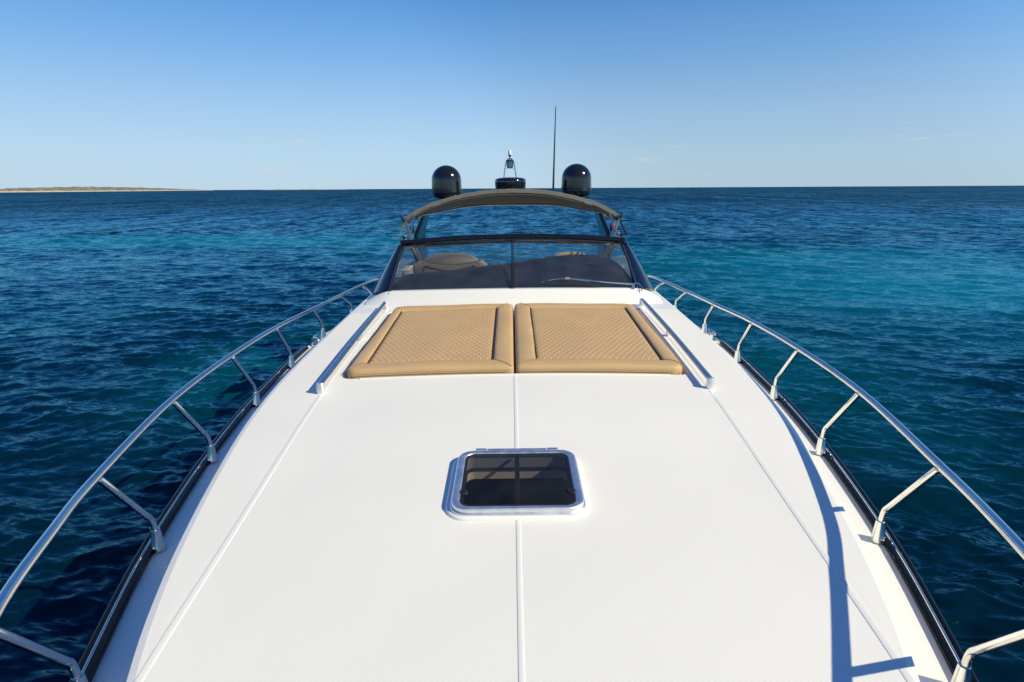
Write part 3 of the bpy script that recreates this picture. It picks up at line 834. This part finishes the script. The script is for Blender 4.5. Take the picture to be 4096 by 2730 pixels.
# --- cockpit floor, coamings, side windows
mb = MB(); mb.add(*box((0, 10.3, 1.40), (3.0, 5.6, .04))); mb.build('cockpit_floor', M['teak'], yacht)
for s in (-1, 1):
    rows = []
    for y in np.linspace(6.85, 12.2, 28):
        xi = 1.50 + .02 * math.sin((y - 7) * .6); zt = 2.03 - .01 * max(y - 10, 0)
        xo_ = min(1.66, xr(y) - .05)
        rows.append([(s * (xi - .03), y, 1.42), (s * xi, y, zt - .03), (s * (xi + .03), y, zt), (s * (xo_ - .04), y, zt), (s * xo_, y, zt - .04), (s * (xo_ + .04), y, sz(y) - .01)])
    v, f = grid(rows, flip=(s < 0)); mesh('cockpit_coaming', v, f, M['gel'], yacht, 40)
    mb = MB(); mb.add(*sweep([(s * 1.515, y, 2.40) for y in np.linspace(8.35, 9.35, 6)], [(-.05, -.004), (-.05, .012), (.05, .012), (.05, -.004)])); mb.build('teak_cap', M['teak'], yacht)
    mb = MB(); mb.add(*box((s * 1.535, 8.85, 2.205), (.03, .98, .378))); mb.build('side_panel', M['navy'], yacht)
    sw = empty('side_window', (s * 1.45, 8.5, 2.4)); sw.parent = yacht
    oo = np.array(sw.location)
    up_ = smoothpath([(s * 1.375, 7.52, 2.865), (s * 1.42, 8.0, 2.83), (s * 1.46, 8.6, 2.73), (s * 1.49, 9.15, 2.55), (s * 1.505, 9.55, 2.34)], 6)
    for dd, r_, mm, nm in (((0, 0, 0), .030, M['navy'], 'window_frame'), ((-s * .012, .06, .05), .022, M['navy'], 'window_frame'), ((-s * .03, .0, -.005), .006, M['steel'], 'window_trim'), ((-s * .035, .05, .03), .006, M['steel'], 'window_trim'), ((-s * .03, .10, .075), .006, M['steel'], 'window_trim')):
        v, f = tube(up_ - oo + np.array(dd), r_, 10); mesh(nm, v, f, mm, sw, 60)
    rows = []
    for p_ in up_:
        t_ = np.linspace(0, 1, 5)
        bz = np.array([s * 1.56, p_[1] - .15 * (p_[1] < 7.6), 2.04])
        rows.append([p_ + (bz - p_) * q - oo for q in t_])
    v, f = grid(rows); mesh('side_pane', v, f, M['sideglass'], sw, 60)

# --- radar arch
arch = empty('radar_arch', (0, 11.4, 2.35)); arch.parent = yacht
ao = np.array(arch.location)
for s in (-1, 1):
    secs = [(2.05, 1.735, 1.655, 10.95, 11.8), (2.28, 1.745, 1.665, 10.9, 11.8), (2.47, 1.755, 1.675, 10.86, 11.8), (2.60, 1.76, 1.682, 10.83, 11.8), (2.70, 1.762, 1.685, 10.82, 11.78), (2.86, 1.72, 1.64, 11.0, 11.75), (3.10, 1.645, 1.56, 11.2, 11.75), (3.19, 1.56, 1.48, 11.25, 11.74), (3.27, 1.40, 1.30, 11.27, 11.73), (3.285, 1.10, 1.09, 11.27, 11.73)]
    rows = []
    for z, xo_, xi, yf, yb in secs:
        rows.append([np.array(q) - ao for q in ((s * xi, yf + .02, z), (s * (xi + .02), yf, z), (s * (xo_ - .02), yf, z), (s * xo_, yf + .03, z), (s * xo_, yb, z), (s * xi, yb, z))])
    v, f = grid(rows, closed_v=True, flip=(s < 0)); mesh('arch_leg', v, f, M['navy'], arch, 35)
rows = []
for x in np.linspace(-1.40, 1.40, 30):
    z = 3.275 - .02 * (x / 1.4) ** 2
    rows.append([np.array(q) - ao for q in ((x, 11.27, z - .08), (x, 11.22, z - .03), (x, 11.27, z), (x, 11.73, z), (x, 11.76, z - .04), (x, 11.7, z - .08))])
v, f = grid(rows, closed_v=True); mesh('arch_beam', v, f, M['navy'], arch, 35)
# side lights on the arch legs
for s, mm in ((1, M['red']), (-1, M['green'])):
    nl = empty('side_light', (s * 1.80, 10.93, 2.80)); nl.parent = yacht
    mb = MB(); mb.add(*box((0, .02, 0), (.05, .09, .13))); mb.build('light_housing', M['black'], nl)
    v, f = tube([(s * .02, -.03, -.055), (s * .02, -.03, .055)], .026, 12); nl['label'] = 'red side light on the arch leg' if s > 0 else 'dark green side light on the arch leg'; mesh('light_lens', v, f, mm, nl, 50)
# satellite domes
for s in (-1, 1):
    sdm = empty('satellite_dome', (s * 1.208, 11.5, 3.30)); sdm.parent = yacht
    a_ = np.linspace(0, math.pi / 2, 14)
    v, f = lathe([(.278, .148), (.279, .20), (.276, .33)] + [(.276 * math.cos(q), .355 + .272 * math.sin(q)) for q in a_], n=48); mesh('dome_shell', v, f, M['dome'], sdm, 60)
    v, f = lathe([(.14, .03), (.19, .034), (.235, .05), (.262, .085), (.272, .13), (.272, .142)], n=48); mesh('dome_base', v, f, M['dome'], sdm, 60)
    v, f = lathe([(.272, .138), (.283, .140), (.283, .152), (.272, .154)], n=48); mesh('dome_seam', v, f, M['dome'], sdm, 40)
    mb = MB(); mb.add(*lathe([(.07, -.06), (.07, .02), (.17, .025), (.17, .036)], n=24)); mb.build('dome_foot', M['black'], sdm)
# radar scanner
rd = empty('radar_scanner', (-.02, 11.5, 3.29)); rd.parent = yacht
v, f = lathe([(.10, 0), (.16, .09), (.225, .112), (.262, .145), (.278, .20), (.288, .325)], n=48); mesh('scanner_base', v, f, M['dome'], rd, 60)
v, f = lathe([(.288, .329), (.289, .345), (.278, .372), (.24, .392), (.15, .405), (0, .41)], n=48); mesh('scanner_lid', v, f, M['dome'], rd, 60)
# light mast on the scanner
lm = empty('light_mast', (-.045 + .02, 11.62, 3.69)); lm.parent = yacht
v, f = tube(smoothpath([(-.125, 0, -.05), (-.105, 0, .10), (-.078, 0, .26), (-.05, 0, .32), (0, 0, .343), (.05, 0, .32), (.078, 0, .26), (.105, 0, .10), (.125, 0, -.05)], 6), .0125, 10); mesh('mast_hoop', v, f, M['steel'], lm, 60)
mb = MB(); mb.add(*box((0, .03, .172), (.19, .06, .008))); mb.build('mast_shelf', M['steel'], lm)
v, f = lathe([(.04, .175), (.058, .185), (.062, .21), (.064, .29), (.066, .30), (.066, .318), (.03, .325)], (0, 0, 0), 24); mesh('horn', v, f, M['steel'], lm, 40)
v, f = lathe([(.067, .292), (.068, .296), (.068, .316), (.06, .322)], (0, 0, 0), 24); mesh('horn_band', v, f, M['black'], lm, 40)
v, f = lathe([(.010, .335), (.010, .375), (.016, .38), (.028, .395), (.028, .412)], n=16); mesh('lamp_holder', v, f, M['black'], lm, 40)
v, f = lathe([(.027, .412), (.029, .43), (.029, .485), (.022, .497), (0, .50)], n=16); mesh('anchor_light', v, f, M['white'], lm, 40)
# whip antenna
an = empty('whip_antenna', (.776, 11.5, 3.27)); an.parent = yacht
v, f = lathe([(.03, 0), (.03, .04), (.018, .06), (.018, .19)], n=14); mesh('antenna_base', v, f, M['steel'], an, 40)
v, f = tube([(0, 0, .12), (.012, 0, .6), (.04, 0, 1.65)], [.020, .017, .008], 10); mesh('antenna_rod', v, f, M['dome'], an, 60)

# --- bimini
bm = empty('bimini_top', (0, 9.0, 3.2)); bm.parent = yacht
bo = np.array(bm.location)
zf = I([0, .25, .475, .81, .96, 1.14, 1.30, 1.41, 1.47], [3.470, 3.461, 3.440, 3.378, 3.338, 3.283, 3.205, 3.145, 3.09])
za = I([0, .4, .78, 1.05, 1.29, 1.47, 1.60], [3.271, 3.268, 3.243, 3.20, 3.155, 3.12, 3.05])
def can(u, t):
    a = abs(u); x = u * (1.47 + .11 * t); zz0 = zf(a * 1.47); zz1 = za(a * 1.60)
    z = zz0 + (zz1 - zz0) * (t ** .8)
    z += .010 * math.sin(u * 9 + t * 5) * t * (1 - t) * 4 - .018 * math.sin(math.pi * t) * (1 - a ** 2)
    z += .006 * math.sin(u * 31 + 3 * t) * t * (1 - t) * 2
    return np.array([x, 8.3 + 1.5 * t + .04 * a * a, z])
us = np.linspace(-1, 1, 61); tt = np.linspace(0, 1, 17)
top = [[can(u, t) - bo for t in tt] for u in us]
bot = [[can(u, t) - bo - np.array([0, 0, .008]) for t in tt] for u in us]
mb = MB()
v, f = grid(top, flip=True); mb.add(v, f); v, f = grid(bot); mb.add(v, f)
mb.build('canopy', M['canvas'], bm, 60)
# rolled front hem with puckers, the thin shadow line below it is a black strip
hp_ = [can(u, 0) - bo + np.array([0, -.006, .001 + .0025 * math.sin(u * 67) * math.sin(u * 23)]) for u in np.linspace(-1, 1, 120)]
prof = [(-.02, -.030), (-.026, -.005), (-.022, .016), (-.008, .024), (.02, .020), (.02, -.028), (.0, -.034)]
v, f = sweep(hp_[1:119], prof); mesh('front_hem', v, f, M['canvas'], bm, 40)
v, f = sweep([p_ + np.array([0, -.002, -.036]) for p_ in hp_[14:112]], [(-.016, -.004), (-.018, .004), (.01, .004), (.01, -.004)]); mesh('hem_shadow_strip', v, f, M['black'], bm, 40)
for p0, p1, nm in (((-1.02), 0, 'zip_flap'), ((1.03), 0, 'zip_flap')):
    c_ = can(p0 / 1.47, 0) - bo
    mb = MB(); mb.add(*box(c_ + np.array([0, -.035, -.035]), (.11, .015, .012), Matrix.Rotation(.32 * (1 if p0 > 0 else -1), 3, 'Y'))); mb.build(nm, M['steel'], bm)
for s in (-1, 1):
    # hooped bows that carry the cloth
    for t_, r_ in ((.02, .013), (.97, .013)):
        pth = [can(u, t_) - bo - np.array([0, 0, .026]) for u in np.linspace(0, s * .985, 24)]
        if t_ > .5: pth += [np.array([s * 1.60, 10.4, 3.02]) - bo, np.array([s * 1.64, 11.22, 3.02]) - bo]
        v, f = tube(pth, r_, 8); mesh('canopy_bow', v, f, M['steel'], bm, 60)
    A0 = np.array([s * 1.335, 8.32, 3.16]); B0 = np.array([s * 1.285, 7.57, 2.91])
    v, f = tube([A0 - bo, B0 - bo], .013, 10); mesh('front_strut', v, f, M['steel'], bm, 60)
    v, f = lathe([(.024, -.01), (.024, .012), (.016, .02), (.016, .06)], B0 - bo + np.array([0, .01, -.02]), 12); mesh('strut_foot', v, f, M['steel'], bm, 40)
    K0 = np.array([s * 1.455, 8.28, 3.085]); K1 = np.array([s * 1.418, 7.53, 2.925])
    v, f = tube([K0 - bo, K1 - bo], .010 if s < 0 else .014, 8); mesh('tie_strap', v, f, M['rope'] if s < 0 else M['black'], bm, 60)
    v, f = tube([K0 - bo, B0 - bo + np.array([0, .02, .05])], .013, 8); mesh('tie_strap', v, f, M['rope'], bm, 60)
    v, f = tube(smoothpath([(s * 1.50, 8.28, 3.16), (s * 1.475, 8.26, 3.11), (s * 1.44, 8.26, 3.085), (s * 1.40, 8.28, 3.085)], 5) - bo, .020, 8); mesh('corner_strap', v, f, M['black'], bm, 60)
v, f = grid([[np.array(q) - bo for q in r_] for r_ in (((1.34, 8.33, 3.16), (1.40, 8.33, 3.13), (1.46, 8.33, 3.10)), ((1.36, 8.34, 3.05), (1.40, 8.34, 3.06), (1.445, 8.34, 3.08)), ((1.352, 8.34, 2.99), (1.37, 8.34, 3.02), (1.44, 8.34, 3.075)))])
mesh('loose_flap', v, f, M['canvas'], bm, 60)

# ------------------------------------------------------------------ sun pads (lift-out cushions)
Rh = Matrix.Rotation(HEEL, 4, 'Y')
def sun_pad(s, label):
    base = Vector((s * .65, 5.25, dz(5.25, .65) - RD))
    w_ = Rh @ base + Vector(ORG)
    pad = empty('sun_pad', w_, (0, HEEL, 0))
    tag(pad, label, 'sun pad', 'tan sun pads on the foredeck')
    bo_ = np.array(base)
    # outlines in yacht coordinates (inboard x, outboard x, front y, back y)
    def outl(x0, x1f, x1b, y0, y1, r, n=6):
        """rounded four-sided outline with a slanted outboard side"""
        o = []
        c = [(x1b, y1), (x0, y1), (x0, y0), (x1f, y0)]
        for k in range(4):
            p = np.array(c[k]); a = np.array(c[k - 1]); b_ = np.array(c[(k + 1) % 4])
            da = (a - p) / np.linalg.norm(a - p); db = (b_ - p) / np.linalg.norm(b_ - p)
            rk = r[k]
            for t in np.linspace(0, 1, n):
                A = p + da * rk * (1 - t); B = p + db * rk * t
                o.append(A * (1 - t) + B * t)
        # resample each side so that long edges can sag a little
        o = np.array(o); q = []
        for i in range(len(o)):
            a, b_ = o[i], o[(i + 1) % len(o)]; L = np.linalg.norm(b_ - a); m_ = max(1, int(L / .08))
            for j in range(m_): q.append((i + j / m_, *(a + (b_ - a) * j / m_)))
        return np.array(q)
    Oq = outl(.010, 1.285, 1.245, 4.318, 6.205, (.10, .05, .035, .09))
    keys = Oq[:, 0]
    def inset(x0, x1f, x1b, y0, y1, r):
        n = 6; o = []
        c = [(x1b, y1), (x0, y1), (x0, y0), (x1f, y0)]
        for k in range(4):
            p = np.array(c[k]); a = np.array(c[k - 1]); b_ = np.array(c[(k + 1) % 4])
            da = (a - p) / np.linalg.norm(a - p); db = (b_ - p) / np.linalg.norm(b_ - p)
            for t in np.linspace(0, 1, n):
                A = p + da * r[k] * (1 - t); B = p + db * r[k] * t
                o.append(A * (1 - t) + B * t)
        o = np.array(o); m_ = len(o)
        return np.array([o[int(k) % m_] + (o[(int(k) + 1) % m_] - o[int(k) % m_]) * (k - int(k)) for k in keys])
    O = Oq[:, 1:]
    Inn = inset(.172, 1.150, 1.150, 4.478, 6.045, (.03, .015, .008, .008))
    T = .112
    rows = []
    for lam, h in ((0, 0), (-.012, .02), (-.016, .05), (-.010, .076), (.02, .097), (.08, .108), (.2, .1135), (.5, .1155), (.78, .1135), (.93, .107), (.985, .098), (1.0, .085), (1.0, .06)):
        row = []
        for a, b_ in zip(O, Inn):
            p = a + (b_ - a) * lam
            wob = .0025 * math.sin(p[0] * 7 + p[1] * 5) + .0015 * math.sin(p[1] * 17 + p[0] * 3)
            row.append((s * p[0] - bo_[0], p[1] - bo_[1], dz(p[1], p[0]) - RD + h + wob * (h > .07) - bo_[2]))
        rows.append(row)
    v, f = grid(rows, closed_v=True, flip=(s < 0))
    mesh('border', v, f, M['vinyl'], pad, 60)
    # quilted panel
    nx, ny = 19, 17
    ux = np.linspace(0, 1, nx * 12 + 1); uy = np.linspace(0, 1, ny * 16 + 1)
    rows = []
    for b_ in uy:
        row = []
        y = 4.480 + (6.043 - 4.480) * b_
        for a in ux:
            x = .175 + (1.148 - .175) * a
            p1 = abs(math.sin(math.pi * (a * nx + b_ * ny))); p2 = abs(math.sin(math.pi * (a * nx - b_ * ny)))
            h = .0058 * (min(p1, p2) + 1e-5) ** .32
            e_ = min(a * nx, (1 - a) * nx, b_ * ny, (1 - b_) * ny)
            h -= .012 * math.exp(-e_ * 3.2) * .8
            z = dz(y, x) - RD + .098 + h + .004 * math.sin(math.pi * a) * math.sin(math.pi * b_)
            row.append((s * x - bo_[0], y - bo_[1], z - bo_[2]))
        rows.append(row)
    v, f = grid(rows, flip=(s > 0))
    mesh('quilted_panel', v, f, M['vinyl'], pad, 60)
    # dark piping put in for the shade of the gaps at the panel's sides
    def ln(pts, r_, nm, mm, lift=.0):
        v_, f_ = tube([(s * x - bo_[0], y - bo_[1], dz(y, x) - RD + z + lift - bo_[2]) for x, y, z in pts], r_, 6); mesh(nm, v_, f_, mm, pad, 60)
    ln([(.172, y, .100) for y in np.linspace(4.485, 6.03, 24)], .0075, 'linework', M['gap'])
    ln([(1.151, y, .100) for y in np.linspace(4.485, 6.03, 24)], .0075, 'linework', M['gap'])
    # stitched seams: mitres at the corners and along the front face
    ln([(.178, 4.482, .1075), (.14, 4.435, .1175), (.09, 4.385, .1195), (.05, 4.345, .1165), (.02, 4.322, .102)], .0022, 'seam', M['seam'])
    ln([(1.145, 4.482, .1075), (1.19, 4.455, .1175), (1.235, 4.42, .1195), (1.262, 4.375, .1155), (1.275, 4.345, .10)], .0022, 'seam', M['seam'])
    ln([(.172, 6.045, .1075), (.13, 6.10, .1195), (.06, 6.17, .1165)], .0022, 'seam', M['seam'])
    ln([(1.15, 6.045, .1075), (1.185, 6.10, .1195), (1.215, 6.155, .1165)], .0022, 'seam', M['seam'])
    ln([(x, 4.3055 + .005 * 0, .078) for x in np.linspace(.04, 1.21, 14)], .0020, 'seam', M['seam'])
    ln([(.66 if s < 0 else 1.262, 4.304 if s < 0 else 4.318, z) for z in (.045, .06, .076)], .0022, 'seam', M['seam'])
    return pad
sun_pad(-1, 'tan quilted sun pad on the left half of the foredeck recess')
sun_pad(1, 'tan quilted sun pad on the right half, nearer the wiper arm')
